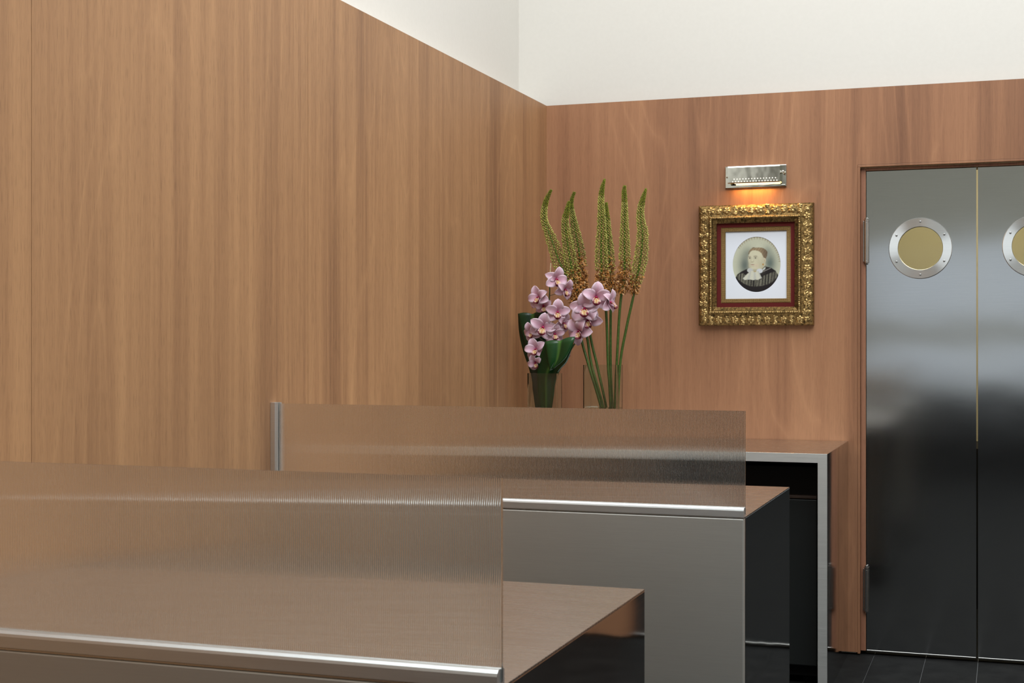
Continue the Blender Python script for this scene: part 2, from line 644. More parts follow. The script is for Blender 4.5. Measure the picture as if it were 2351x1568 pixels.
def leaf_door(name, x0, x1, hinge_left, label):
    d = thing(name, label, None, ((x0 + x1) / 2, 0.05, 0.013), kind='structure')
    yf, yb = 0.026, 0.066
    cx, cz, r = (at(2113, 570, Y=yf).x if hinge_left else 2 * DXM - at(2113, 570, Y=yf).x), at(2113, 570, Y=yf).z, 0.100
    z0, z1 = 0.014, 2.1135
    b = MB()                       # sheet with a round hole
    n = 64
    hole = [(cx + r * math.cos(2 * PI * k / n), cz + r * math.sin(2 * PI * k / n)) for k in range(n)]
    outer = []
    for k in range(n):
        c, s = math.cos(2 * PI * k / n), math.sin(2 * PI * k / n)
        tx = ((x1 - cx) / c if c > 0 else (x0 - cx) / c) if abs(c) > 1e-9 else 1e9
        tz = ((cz + 0.2 - cz) / s if s > 0 else (-0.2) / s) if abs(s) > 1e-9 else 1e9
        tt = min(tx, tz)
        outer.append((cx + c * tt, cz + s * tt))
    # snap the four corners
    for (qx, qz) in ((x0, cz - 0.2), (x1, cz - 0.2), (x1, cz + 0.2), (x0, cz + 0.2)):
        k = min(range(n), key=lambda i: (outer[i][0] - qx) ** 2 + (outer[i][1] - qz) ** 2)
        outer[k] = (qx, qz)
    for y in (yf, yb):
        b.grid([[(p[0], y, p[1]) for p in hole], [(p[0], y, p[1]) for p in outer]], None, True)
    b.grid([[(p[0], yf, p[1]) for p in hole], [(p[0], yb, p[1]) for p in hole]], None, True)
    for y in (yf, yb):
        b.add([(x0, y, z0), (x1, y, z0), (x1, y, cz - 0.2), (x0, y, cz - 0.2)], [(0, 1, 2, 3)])
        b.add([(x0, y, cz + 0.2), (x1, y, cz + 0.2), (x1, y, z1), (x0, y, z1)], [(0, 1, 2, 3)])
    for xx in (x0, x1):
        b.add([(xx, yf, z0), (xx, yb, z0), (xx, yb, z1), (xx, yf, z1)], [(0, 1, 2, 3)])
    for zz in (z0, z1):
        b.add([(x0, yf, zz), (x1, yf, zz), (x1, yb, zz), (x0, yb, zz)], [(0, 1, 2, 3)])
    b.build('door_leaf', M['door_steel'], d)
    b = MB()
    b.box(x0 + 0.001, x1 - 0.001, yf - 0.003, yf - 0.0002, 0.0142, 0.0205)  # added strip, stands in for the line of floor light along the bottom
    b.build('door_light_strip', M['hinge'], d, bevel=0.0022)
    b = MB()
    R0, R1 = 0.0925, 0.1325
    prof = [(R0, 0.012), (R0, 0.0035), (R0 + 0.002, 0.0), (R1 - 0.0025, 0.0), (R1, 0.0025), (R1, 0.0065)]
    b.lathe((cx, yf - 0.0065, cz), (0, 1, 0), prof, 96)
    ringo = b.build('porthole_ring', M['ring_steel'], d)
    for k in range(6):
        a = PI / 2 + k * PI / 3
        sx, sz = cx + 0.1145 * math.cos(a), cz + 0.1145 * math.sin(a)
        s = MB()
        s.lathe((sx, yf - 0.0082, sz), (0, 1, 0), [(0.0, 0.0018), (0.0013, 0.0018), (0.0014, 0.0001), (0.0035, 0.0), (0.0046, 0.0008), (0.0048, 0.0018)], 16)
        s.build('screw', M['screw'], ringo, smooth=True)
    b = MB()
    b.lathe((cx, yf + 0.004, cz), (0, 1, 0), [(0, 0), (0.0922, 0), (0.0922, 0.005), (0, 0.005)], 64)
    b.build('porthole_pane', M['pane'], d)
    for (za, zb) in ((at(1987, 607, Y=0.01).z, at(1987, 500, Y=0.01).z), (at(1987, 1408, Y=0.01).z, at(1987, 1298, Y=0.01).z)):
        hx = (x0 + 0.0005) if hinge_left else (x1 - 0.0005)
        sgn = -1 if hinge_left else 1
        hb = MB()
        rr = 0.0108
        L = zb - za
        hb.lathe((hx, 0.0128, za), (0, 0, 1), [(0, 0), (0.005, 0.0005), (0.0065, 0.004), (0.0065, 0.008), (rr, 0.0085), (rr, 0.016), (rr * 0.92, 0.0165), (rr * 0.92, 0.0185), (rr, 0.019), (rr, L - 0.021), (rr * 0.92, L - 0.0205), (rr * 0.92, L - 0.0185), (rr, L - 0.018), (rr, L - 0.0095), (0.0072, L - 0.009), (0.0072, L - 0.002), (0.005, L), (0, L)], 28)
        h = hb.build('hinge', M['hinge'], d, smooth=True, angle=30)
        pb = MB()
        xa, xb = sorted((hx + sgn * 0.0098, hx + sgn * 0.0135))
        pb.box(xa, xb, 0.008, 0.0196, za + 0.012, zb - 0.014)
        pb.build('hinge_plate', M['hinge'], h, bevel=0.001)
    return d


leaf_door('door_1', DX0, DXM - 0.0034, True, 'left brushed steel swing door leaf with round porthole, beside the framed portrait')
leaf_door('door_2', DXM + 0.0034, DX1, False, 'right brushed steel swing door leaf with porthole cut by the photo edge')


# ------------------------------------------------------------------ counters
def box_counter(x1, y0, y1, zt, label):
    t = thing('counter_table', label, 'counter', (x1 / 2, (y0 + y1) / 2, 0.0), 'low steel box counters')
    b = MB()
    b.box(0.004, x1, y0, y1, zt - 0.003, zt)
    b.box(0.004, x1 - 0.004, y0 + 0.004, y1 - 0.002, zt - 0.028, zt - 0.003)
    b.build('top', M['top_steel'], t)
    b = MB()
    b.box(0.004, x1 - 0.001, y0, y0 + 0.02, 0.0, zt - 0.0035)
    b.build('front_panel', M['front_steel'], t, bevel=0.003)
    # polished end, very slightly uneven sheet
    b = MB()
    b.box(x1 - 0.022, x1, y0 + 0.0205, y1, 0.0, zt - 0.0035)
    b.build('end_panel', M['mirror_steel'], t, bevel=0.001)
    b = MB()
    b.box(0.004, 0.024, y0 + 0.021, y1, 0.0, zt - 0.029)
    b.build('wall_side_panel', M['front_steel'], t)
    return t


ZT = 0.664 * H
T1 = (1.405, -4.598, -3.789)
T2 = (1.3925, -2.656, -1.830)
box_counter(*T1, ZT, 'steel box counter nearest the camera, its bare corner pointing right')
box_counter(*T2, ZT, 'middle steel box counter between the near counter and the one under the flowers')


def divider(x1, y0, pitch, label, height=0.203 * H):
    """reeded sheet standing in a rail along the counter's front edge, held to the wall by a channel"""
    t = thing('divider_screen', label, 'screen', (x1 / 2, y0 + 0.018, ZT), 'reeded divider screens')
    zr = ZT + 0.0004
    b = MB()                                   # rail, chamfered front lip and a back lip with a slot between
    xr0, xr1 = 0.021, x1 - 0.001
    sec = [(0.000, 0.0), (0.000, 0.0165), (0.0016, 0.0205), (0.0058, 0.0240), (0.0115, 0.0250), (0.0115, 0.006), (0.0205, 0.006), (0.0205, 0.0235), (0.0215, 0.0245), (0.0285, 0.0225), (0.030, 0.020), (0.030, 0.0)]
    rows = [[(xx, y0 + p[0], zr + p[1]) for p in sec] for xx in (xr0, xr1)]
    b.grid(rows, None, True)
    n = len(sec)
    for base_i in (0, n):
        for q in ((0, 1, 2, 3, 4, 5), (0, 5, 6, 11), (6, 7, 8, 9, 10, 11)):
            b.f.append(tuple(base_i + i for i in q))
            b.mi.append(0)
    b.build('bottom_rail', M['rail'], t)
    ztop = ZT + height
    b = MB()                                   # wall channel
    sec = [(0.0, -0.001), (0.0, 0.033), (0.014, 0.033), (0.0195, 0.0315), (0.0195, 0.0215), (0.005, 0.0215), (0.005, 0.0105), (0.0195, 0.0105), (0.0195, 0.0005), (0.014, -0.001)]
    rows = [[(0.0005 + p[0], y0 + p[1] - 0.0, zz) for p in sec] for zz in (zr, ztop + 0.003)]
    b.grid(rows, None, True)
    n = len(sec)
    for base_i in (0, n):
        for q in ((0, 9, 8, 7, 6), (0, 6, 5, 1), (1, 5, 4, 3, 2)):
            b.f.append(tuple(base_i + i for i in q))
            b.mi.append(0)
    b.build('wall_channel', M['rail'], t)
    b = MB()                                   # the reeded sheet
    xs0, xs1 = 0.0065, x1 + 0.0005
    nr = int(round((xs1 - xs0) / pitch))
    pitch = (xs1 - xs0) / nr
    phi = math.radians(44)
    r = pitch / 2 / math.sin(phi)
    seg = 8
    yb_, yf_ = y0 + 0.0198, y0 + 0.0142
    fr, bk = [], []
    for i in range(nr):
        for k in range(seg):
            a = -phi + 2 * phi * k / seg
            xx = xs0 + pitch * (i + 0.5) + r * math.sin(a)
            fr.append((xx, yf_ - r * (math.cos(a) - math.cos(phi))))
            bk.append((xx, yb_))
    fr.append((xs1, yf_))
    bk.append((xs1, yb_))
    zb_, zt_ = zr + 0.0065, ztop
    n = len(fr)
    V = [(p[0], p[1], z) for z in (zb_, zt_) for p in fr] + [(p[0], p[1], z) for z in (zb_, zt_) for p in bk]
    FC = []
    for i in range(n - 1):
        FC.append((i, i + 1, n + i + 1, n + i))
        FC.append((2 * n + i + 1, 2 * n + i, 3 * n + i, 3 * n + i + 1))
        FC.append((n + i, n + i + 1, 3 * n + i + 1, 3 * n + i))
        FC.append((i + 1, i, 2 * n + i, 2 * n + i + 1))
    FC.append((0, n, 3 * n, 2 * n))
    FC.append((n - 1, 2 * n + n - 1, 3 * n + n - 1, 2 * n - 1))
    b.add(V, FC)
    b.build('reeded_sheet', M['reeded'], t, smooth=True, angle=30)
    return t


divider(T1[0], T1[1], 0.0031, 'clear reeded divider screen along the front of the nearest counter')
divider(T2[0], T2[1], 0.0038, 'clear reeded divider screen farther back, fixed to the wood wall by a metal channel')

# back counter against the wall: open steel portal
BZ, BY, BX = 0.934, -0.757, 1.385
t = thing('wall_counter', 'steel waterfall counter against the back wall carrying both flower vases', 'counter', (BX / 2, BY / 2, 0))
b = MB()
b.box(0.003, BX - 0.0003, BY, -0.002, BZ - 0.036, BZ)
b.build('top', M['top_steel'], t, bevel=0.0025)
for (xa, xb) in ((BX - 0.037, BX), (0.003, 0.040)):
    b = MB()
    b.box(xa, xb, BY + 0.0005, -0.002, 0.0, BZ - 0.0362)
    if xa > 1:
        b.box(BX - 0.0004, BX + 0.0006, BY + 0.0005, -0.002, 0.0, BZ - 0.0005)
    b.build('leg', M['frame_steel'] if xa < 1 else M['mirror_steel'], t)
b = MB()
b.box(BX - 0.037, BX - 0.0008, BY - 0.0012, BY + 0.0004, 0.0, BZ - 0.0006)
b.box(0.004, BX - 0.037, BY - 0.0012, BY - 0.0002, BZ - 0.036, BZ - 0.0006)
b.build('front_edge', M['frame_steel'], t, bevel=0.0006)

t = thing('undercounter_shade_box', 'low black fridge with charcoal door under the wall counter, its black body standing in for shade', 'cabinet', (1.0, -0.45, 0))
b = MB()
b.box(0.72, 1.335, -0.60, -0.03, 0.03, 0.87)  # black body stands in for the deep shade under the counter
b.box(0.76, 0.80, -0.55, -0.1, 0.0, 0.03)
b.box(1.26, 1.30, -0.55, -0.1, 0.0, 0.03)
b.build('body', M['black'], t, bevel=0.004)
b = MB()
b.box(0.725, 1.330, -0.64, -0.601, 0.08, 0.742)
dd = b.build('door', M['charcoal'], t, bevel=0.004)
M['umber'] = plain('dark_umber_reflection', (0.035, 0.018, 0.010, 1), 0.6)
b = MB()
b.box(0.725, 1.330, -0.644, -0.601, 0.745, 0.757)  # brown strip stands in for wood reflected above the charcoal door
b.build('reflected_wood_strip', M['umber'], dd, bevel=0.002)

# ------------------------------------------------------------------ picture light
YW = 0.0
lx0, lx1 = at(1665, 410, Y=-0.006).x, at(1806, 405, Y=-0.006).x
lz0, lz1 = at(1736, 431, Y=-0.006).z, at(1736, 380, Y=-0.006).z
lc = ((lx0 + lx1) / 2, 0.0, (lz0 + lz1) / 2)
t = thing('picture_light', 'chrome picture light mounted above the gilt portrait', 'wall lamp', lc)
b = MB()
b.box(lx0, lx1, -0.010, -0.0003, lz0, lz1)
b.build('backplate', M['chrome'], t, bevel=0.003)
sx0, sx1 = lx0 + 0.020, lx1 - 0.024
hh = lz1 - lz0
zc0, zc1 = lz0 + 0.018, lz1 - 0.002      # shade: a folded chrome trough, open below
sec = [(-0.011, zc1 - 0.001), (-0.040, zc1 - 0.001), (-0.0465, zc1 - 0.003), (-0.050, zc1 - 0.009), (-0.0515, zc0 + 0.004), (-0.051, zc0)]
b = MB()
th = 0.0012
outer = [[(xx, p[0], p[1]) for p in sec] for xx in (sx0, sx1)]
inner = [[(xx, p[0] + th, p[1] - th * 0.6) for p in sec] for xx in (sx0 + th, sx1 - th)]
b.grid(outer)
b.grid(inner)
b.add([outer[0][-1], outer[1][-1], inner[1][-1], inner[0][-1]], [(0, 1, 2, 3)])
for rows_ in (outer[0], outer[1]):
    b.add(rows_ + [(rows_[0][0], -0.011, zc0 + 0.012)], [tuple(range(len(rows_) + 1))])
b.mat = 1
# two rows of lit perforations low on the front
pa, pb_ = Vector((0, sec[4][0], sec[4][1])), Vector((0, sec[3][0], sec[3][1]))
for row, cnt in ((0, 16), (1, 15)):
    base = pa + (pb_ - pa) * (0.05 + 0.17 * row)
    nrm = Vector((0, -(pb_ - pa).z, (pb_ - pa).y)).normalized()
    for k in range(cnt):
        px_ = sx0 + 0.022 + (sx1 - sx0 - 0.034) * (k + (0.5 if row else 0)) / 15.0
        c = Vector((px_, base.y, base.z)) + nrm * 0.0006
        e1, e2 = Vector((1, 0, 0)), (pb_ - pa).normalized()
        b.add([c + (e1 * math.cos(2 * PI * q / 10) + e2 * math.sin(2 * PI * q / 10)) * 0.0023 for q in range(10)], [tuple(range(10))])
b.build('shade', [M['chrome'], M['hole']], t)
b = MB()
b.tube([(sx0 + 0.02, -0.030, zc0 + 0.010), (sx1 - 0.012, -0.030, zc0 + 0.010)], 0.006, 10)
b.build('lamp_tube', M['bulb'], t, smooth=True)
kx = sx1 + 0.001
b = MB()
b.lathe((kx, -0.040, lz1 - 0.036), (1, 0, 0), [(0, 0), (0.0055, 0), (0.0055, 0.004), (0.003, 0.005), (0.003, 0.007), (0.0065, 0.008), (0.0075, 0.012), (0.006, 0.016), (0, 0.0175)], 18)
b.tube([(kx + 0.006, -0.040, lz1 - 0.036), (kx + 0.013, -0.028, lz1 - 0.043), (kx + 0.016, -0.010, lz1 - 0.046)], 0.0028, 8)
b.build('swivel_knob', M['chrome'], t, smooth=True)
b = MB()
b.box(sx1 + 0.001, lx1 - 0.004, -0.018, -0.0105, lz0 + 0.002, lz0 + 0.010)
b.build('bracket', M['chrome'], t, bevel=0.001)
b = MB()
b.tube([(sx0 - 0.0005, -0.030, lz1 - 0.05), (sx0 - 0.008, -0.030, lz1 - 0.05), (sx0 - 0.012, -0.011, lz1 - 0.05)], 0.003, 8)
b.build('pivot', M['chrome'], t, smooth=True)
area('picture_light_glow', ((sx0 + sx1) / 2 - 0.005, -0.031, zc0 + 0.001), (math.radians(-8), 0, 0), 0.15, 0.025, 0.75, (1.0, 0.50, 0.13))

# ------------------------------------------------------------------ framed portrait
yfp = -0.03
fx0, fx1 = at(1603.7, 610, Y=yfp).x, at(1867.5, 606, Y=yfp).x
fz1, fz0 = (at(1604, 472.5, Y=yfp).z + at(1867, 464.7, Y=yfp).z) / 2, (at(1604, 745.5, Y=yfp).z + at(1867, 748.5, Y=yfp).z) / 2
W_, Hh = fx1 - fx0, fz1 - fz0
pf = thing('framed_portrait', 'ornate gilt frame holding an oval portrait of a lady on the wood wall', 'picture', ((fx0 + fx1) / 2, 0, fz0))
k_ = W_ / 0.50
b = MB()
prof = [(0, 0.0005), (0, 0.024), (0.004, 0.030), (0.012, 0.036), (0.030, 0.040), (0.046, 0.041), (0.050, 0.043), (0.053, 0.050), (0.058, 0.053), (0.062, 0.051), (0.064, 0.045), (0.066, 0.040), (0.080, 0.030), (0.080, 0.010)]
rect_ring(b, fx0, fx1, fz0, fz1, [(d * k_, h) for d, h in prof], YW)
# ribbed cove and bead course
sides = [((fx0, fz0), (1, 0), (0, 1), W_), ((fx1, fz0), (0, 1), (-1, 0), Hh), ((fx1, fz1), (-1, 0), (0, -1), W_), ((fx0, fz1), (0, -1), (1, 0), Hh)]


def fpt(sd, s, d, h):
    (ox, oz), (ux, uz), (ix, iz), L = sd
    return Vector((ox + ux * s + ix * d, YW - h, oz + uz * s + iz * d))


for sd in sides:
    L = sd[3]
    s = 0.084 * k_
    while s < L - 0.084 * k_:
        a, c = fpt(sd, s - 0.0014, 0.0655 * k_, 0.0405), fpt(sd, s + 0.0014, 0.0655 * k_, 0.0405)
        e, g = fpt(sd, s - 0.0014, 0.0795 * k_, 0.0305), fpt(sd, s + 0.0014, 0.0795 * k_, 0.0305)
        m1, m2 = fpt(sd, s, 0.0655 * k_, 0.0432), fpt(sd, s, 0.0795 * k_, 0.0332)
        b.add([a, m1, c, e, m2, g], [(0, 1, 4, 3), (1, 2, 5, 4), (0, 2, 1), (3, 4, 5)])
        s += 0.0056
b.build('moulding', M['gold'], pf)

b = MB()                                     # carved flowers, leaves and stems laid along the moulding


def relief_pt(sd, s, d):
    d0 = d / k_
    h = 0.036 + 0.005 * min(1, max(0, (d0 - 0.012) / 0.03))
    return fpt(sd, s, d, h)


def petal_blob(sd, s, d, ang, L, wd, hgt):
    rows = []
    for i in range(5):
        tt = i / 4
        ww = wd * math.sin(PI * (0.12 + 0.80 * tt))
        row = []
        for j in range(5):
            q = (j / 4 - 0.5) * 2
            ds = math.cos(ang) * L * tt - math.sin(ang) * ww * q
            dd_ = math.sin(ang) * L * tt + math.cos(ang) * ww * q
            hh_ = hgt * (1 - q * q) * math.sin(PI * min(1, 0.15 + 0.75 * tt)) - 0.0006
            row.append(relief_pt(sd, s + ds, d + dd_) + Vector((0, -hh_, 0)))
        rows.append(row)
    b.grid(rows)


def flower(sd, s, d, R):
    a0 = random.random() * 2
    for q in range(5):
        petal_blob(sd, s, d, a0 + q * 2 * PI / 5, R, R * 0.56, R * 0.42)
    c = relief_pt(sd, s, d)
    b.lathe(c, (0, -1, 0), [(R * 0.26, 0), (R * 0.26, R * 0.28), (R * 0.16, R * 0.42), (0, R * 0.46)], 8)


def spray(sd, s, d, a, R):
    for q in (-0.7, 0, 0.7):
        petal_blob(sd, s, d, a + q, R * (1.2 if q == 0 else 0.9), R * 0.42, R * 0.3)


for si, sd in enumerate(sides):
    L = sd[3]
    n = 13 if L < 0.51 else 14
    prev = None
    for i in range(n):
        s = (0.022 + (L - 0.044 * 1) * i / (n - 1))
        d = (0.018 + 0.016 * (i % 2) + random.uniform(-0.003, 0.003)) * k_
        if i in (0, n - 1):
            spray(sd, s, 0.022 * k_, 0.8 if i == 0 else 2.4, 0.017)
        elif i % 2 == 0:
            flower(sd, s, 0.025 * k_, random.uniform(0.017, 0.020))
        else:
            spray(sd, s - 0.010, d, random.choice((-0.4, 0.4, 0.2)), random.uniform(0.018, 0.022))
            spray(sd, s + 0.006, 0.050 * k_ - d, random.choice((2.8, 3.6, -2.6)), 0.017)
            b.blob(relief_pt(sd, s, 0.026 * k_), (0, -1, 0), 0.004, 0.004)
        if i:
            pts = []
            for q in range(9):
                tt = q / 8
                ss = prev + (s - prev) * tt
                pts.append(relief_pt(sd, ss, (0.024 + 0.013 * math.sin(tt * 2 * PI + i * PI)) * k_) + Vector((0, -0.001, 0)))
            b.tube(pts, 0.0016, 5)
        prev = s
    s = 0.055 * k_
    while s < L - 0.055 * k_:                 # bead course on the ridge
        r = random.uniform(0.0022, 0.0042)
        b.blob(fpt(sd, s, 0.0575 * k_ + random.uniform(-.001, .001), 0.0515), (0, -1, 0), r * 1.1, r, None, None, 6)
        s += random.uniform(0.0075, 0.012)
b.build('carved_ornament', M['gold_hi'], pf, smooth=True, label='raised gilt flowers and leaves')

b = MB()
rect_ring(b, fx0, fx1, fz0, fz1, [(0.0802 * k_, 0.019), (0.098 * k_, 0.019), (0.098 * k_, 0.012)], YW)
b.build('velvet_slip', M['velvet'], pf, label='dark red inner band')
b = MB()
rect_ring(b, fx0, fx1, fz0, fz1, [(0.0982 * k_, 0.0175), (0.101 * k_, 0.0195), (0.1165 * k_, 0.0145), (0.117 * k_, 0.009)], YW)
b.build('woven_slip', M['weave'], pf, label='narrow woven gilt band around the white mount')
# mount with an oval opening
mx0, mx1, mz0, mz1 = fx0 + 0.117 * k_, fx1 - 0.117 * k_, fz0 + 0.117 * k_, fz1 - 0.117 * k_
ocx, ocz = mx0 + (mx1 - mx0) * 0.507, mz0 + (mz1 - mz0) * 0.508
orx, orz = (mx1 - mx0) * 0.393, (mz1 - mz0) * 0.412
b = MB()
n = 96
ov = [(ocx + orx * math.cos(2 * PI * k / n), ocz + orz * math.sin(2 * PI * k / n)) for k in range(n)]
ou = []
for k in range(n):
    c, s = math.cos(2 * PI * k / n), math.sin(2 * PI * k / n)
    tx = ((mx1 - ocx) / c if c > 0 else (mx0 - ocx) / c) if abs(c) > 1e-9 else 1e9
    tz = ((mz1 - ocz) / s if s > 0 else (mz0 - ocz) / s) if abs(s) > 1e-9 else 1e9
    q = min(tx, tz)
    ou.append((ocx + c * q, ocz + s * q))
for (qx, qz) in ((mx0, mz0), (mx1, mz0), (mx1, mz1), (mx0, mz1)):
    k = min(range(n), key=lambda i: (ou[i][0] - qx) ** 2 + (ou[i][1] - qz) ** 2)
    ou[k] = (qx, qz)
b.grid([[(p[0], -0.0085, p[1]) for p in ou], [(p[0], -0.0085, p[1]) for p in ov], [(p[0] * 0.994 + ocx * 0.006, -0.0066, p[1] * 0.994 + ocz * 0.006) for p in ov]], None, True)
b.build('mount', M['mat'], pf, label='white mount board with oval opening')


def portrait():
    """the hand-tinted print itself: a flat picture, colours laid on a fine grid"""
    nx, ny = 170, 206
    gx = np.linspace(180, 1145, nx)[None, :].repeat(ny, 0)
    gy = np.linspace(190, 1362, ny)[:, None].repeat(nx, 1)
    img = np.zeros((ny, nx, 3))
    lin = lambda *c: np.array(srgb(*c)[:3])
    nz = rng.random((ny, nx))
    nzh = rng.random((1, nx)).repeat(ny, 0) * 0.6 + 0.4 * nz

    def put(mask, col):
        m = np.clip(mask, 0, 1)[..., None]
        img[:] = img * (1 - m) + m * (col if isinstance(col, np.ndarray) and col.ndim == 3 else lin(*col))

    def ell(cx, cy, rx, ry, soft=0.08):
        d = np.sqrt(((gx - cx) / rx) ** 2 + ((gy - cy) / ry) ** 2)
        return np.clip((1 + soft - d) / (2 * soft), 0, 1)

    def gau(cx, cy, rx, ry):
        return np.exp(-((gx - cx) / rx) ** 2 - ((gy - cy) / ry) ** 2)

    def poly(pts):
        ins = np.zeros((ny, nx), bool)
        j = len(pts) - 1
        for i in range(len(pts)):
            xi, yi = pts[i]
            xj, yj = pts[j]
            if yi != yj:
                cond = ((yi > gy) != (yj > gy)) & (gx < (xj - xi) * (gy - yi) / (yj - yi) + xi)
                ins ^= cond
            j = i
        m = ins.astype(float)
        for _ in range(2):
            p = np.pad(m, 1, mode='edge')
            m = (p[1:-1, 1:-1] * 2 + p[:-2, 1:-1] + p[2:, 1:-1] + p[1:-1, :-2] + p[1:-1, 2:]) / 6
        return m

    img[:] = lin(200, 201, 178)
    rr = np.sqrt(((gx - 662) / 478) ** 2 + ((gy - 776) / 581) ** 2)
    ang = np.arctan2(gx - 662, -(gy - 776))
    put(0.75 * np.clip((rr - 0.88) / 0.12, 0, 1) * (ang > -0.8) * (ang < 1.5) * (0.5 + 0.5 * np.sin(ang * 62)), (140, 105, 70))
    put(0.97 * gau(430, 790, 130, 250), (98, 108, 102))
    put(0.97 * gau(930, 750, 130, 230), (98, 110, 104))
    put(0.8 * gau(500, 560, 110, 140), (125, 132, 120))
    put(0.7 * gau(880, 520, 90, 130), (130, 138, 128))
    # dress
    body = poly([(235, 1060), (275, 980), (350, 925), (440, 878), (520, 848), (640, 900), (760, 860), (850, 822), (950, 848), (1040, 912), (1085, 985), (1110, 1060), (1145, 1370), (180, 1370)])
    put(body, (30, 25, 27))
    band = poly([(262, 1010), (330, 965), (400, 955), (450, 1010), (440, 1090), (560, 1095), (760, 1090), (790, 1020), (880, 985), (1000, 935), (1080, 925), (1092, 1020), (1000, 1130), (900, 1190), (780, 1225), (640, 1240), (520, 1225), (400, 1170), (300, 1090)])
    put(band * body * np.clip(nzh * 1.5 - 0.35 + 0.25 * np.sin(gx / 9.0 + gy / 60.0), 0, 1) * 0.75, (150, 148, 130))
    put(0.8 * poly([(790, 920), (945, 850), (950, 860), (800, 930)]), (165, 160, 155))
    # neck, head
    put(poly([(520, 800), (560, 930), (720, 930), (800, 860), (840, 800), (840, 680)]), (196, 190, 163))
    put(ell(655, 655, 160, 215), (209, 204, 176))
    put(ell(642, 790, 132, 122), (207, 202, 174))
    put(0.55 * gau(760, 790, 60, 110), (178, 170, 143))
    put(0.5 * gau(520, 800, 30, 80), (172, 165, 140))
    put(0.6 * gau(640, 895, 90, 22), (150, 143, 120))
    put(0.35 * gau(660, 800, 50, 40), (215, 180, 155))
    put(0.35 * gau(800, 650, 45, 150), (168, 158, 132))
    put(0.30 * gau(515, 720, 28, 120), (172, 164, 140))
    put(0.30 * gau(700, 690, 40, 70), (190, 182, 155))
    # hair
    hair = poly([(497, 560), (512, 500), (545, 450), (590, 416), (640, 425), (700, 418), (790, 432), (850, 475), (882, 518), (872, 590), (848, 655), (822, 650), (795, 615), (765, 545), (715, 500), (640, 478), (575, 482), (530, 510), (508, 560)])
    put(hair, (158, 138, 108))
    put(hair * 0.5 * (np.sin(gx / 9.0 + gy / 14.0) > 0.2), (128, 106, 82))
    put(hair * np.clip((gx - 720) / 130, 0, 1) * (0.6 + 0.4 * nzh), (92, 76, 62))
    put(hair * np.clip((560 - gx) / 60, 0, 1) * 0.8, (105, 88, 66))
    put(0.8 * poly([(565, 440), (600, 414), (640, 420), (610, 432)]), (90, 72, 55))
    put(ell(826, 690, 22, 48), (200, 188, 160))
    put(0.6 * gau(822, 700, 9, 25), (155, 138, 112))
    put(ell(792, 778, 13, 20, 0.2), (178, 128, 55))
    # features
    put(0.75 * ell(522, 606, 30, 8, 0.3), (120, 108, 88))
    put(0.80 * ell(640, 603, 42, 9, 0.3), (115, 102, 84))
    for cx, rx in ((525, 22), (640, 28)):
        put(0.6 * gau(cx, 640, rx + 12, 26), (165, 155, 130))
        put(0.9 * ell(cx, 640, rx, 10, 0.25), (196, 192, 172))
        put(ell(cx + 2, 639, 11, 11, 0.25), (52, 48, 44))
        put(0.8 * ell(cx, 630, rx + 2, 3.5, 0.5), (95, 84, 70))
    put(0.45 * gau(552, 690, 9, 60), (165, 155, 130))
    put(0.8 * ell(578, 722, 24, 8, 0.4), (142, 128, 104))
    put(0.5 * gau(606, 705, 8, 18), (168, 155, 130))
    put(0.9 * ell(583, 774, 38, 6, 0.4), (128, 88, 82))
    put(0.6 * ell(583, 786, 30, 9, 0.4), (196, 150, 138))
    put(0.4 * gau(583, 812, 34, 9), (165, 158, 134))
    # collar and jabot
    put(poly([(770, 905), (800, 860), (842, 828), (836, 868), (800, 900)]), (205, 210, 205))
    put(0.9 * poly([(772, 868), (842, 800), (848, 808), (780, 880)]), (40, 36, 36))
    put(ell(532, 895, 58, 48, 0.12), (192, 194, 190))
    put(ell(725, 912, 62, 48, 0.12), (206, 209, 214))
    jab = poly([(560, 905), (620, 925), (700, 915), (722, 965), (768, 1062), (722, 1082), (690, 1100), (640, 1090), (600, 1104), (520, 1088), (470, 1092), (430, 1102), (388, 1068), (470, 975)])
    put(jab, (208, 207, 190))
    put(jab * 0.5 * (np.sin((gx - 600) / (12 + (gy - 900) * 0.05)) > 0.35), (176, 178, 176))
    put(0.8 * ell(630, 922, 26, 14, 0.3), (176, 154, 108))
    img[:] *= (0.95 + 0.1 * nz)[..., None]
    vs, cs = [], []
    X = ocx + (gx - 662) / 478 * orx * 0.999
    Z = ocz - (gy - 776) / 581 * orz * 0.999
    rr2 = rr
    b = MB()
    for i in range(ny):
        for j in range(nx):
            vs.append((X[i, j], -0.0064, Z[i, j]))
            cs.append((img[i, j, 0], img[i, j, 1], img[i, j, 2], 1.0))
    fs = []
    for i in range(ny - 1):
        for j in range(nx - 1):
            if rr2[i, j] < 1.03:
                a = i * nx + j
                fs.append((a, a + nx, a + nx + 1, a + 1))
    b.add(vs, fs, cs)
    return b


portrait().build('portrait_print', M['print'], pf, label='oval tinted portrait of a lady in a dark fringed dress and white collar')


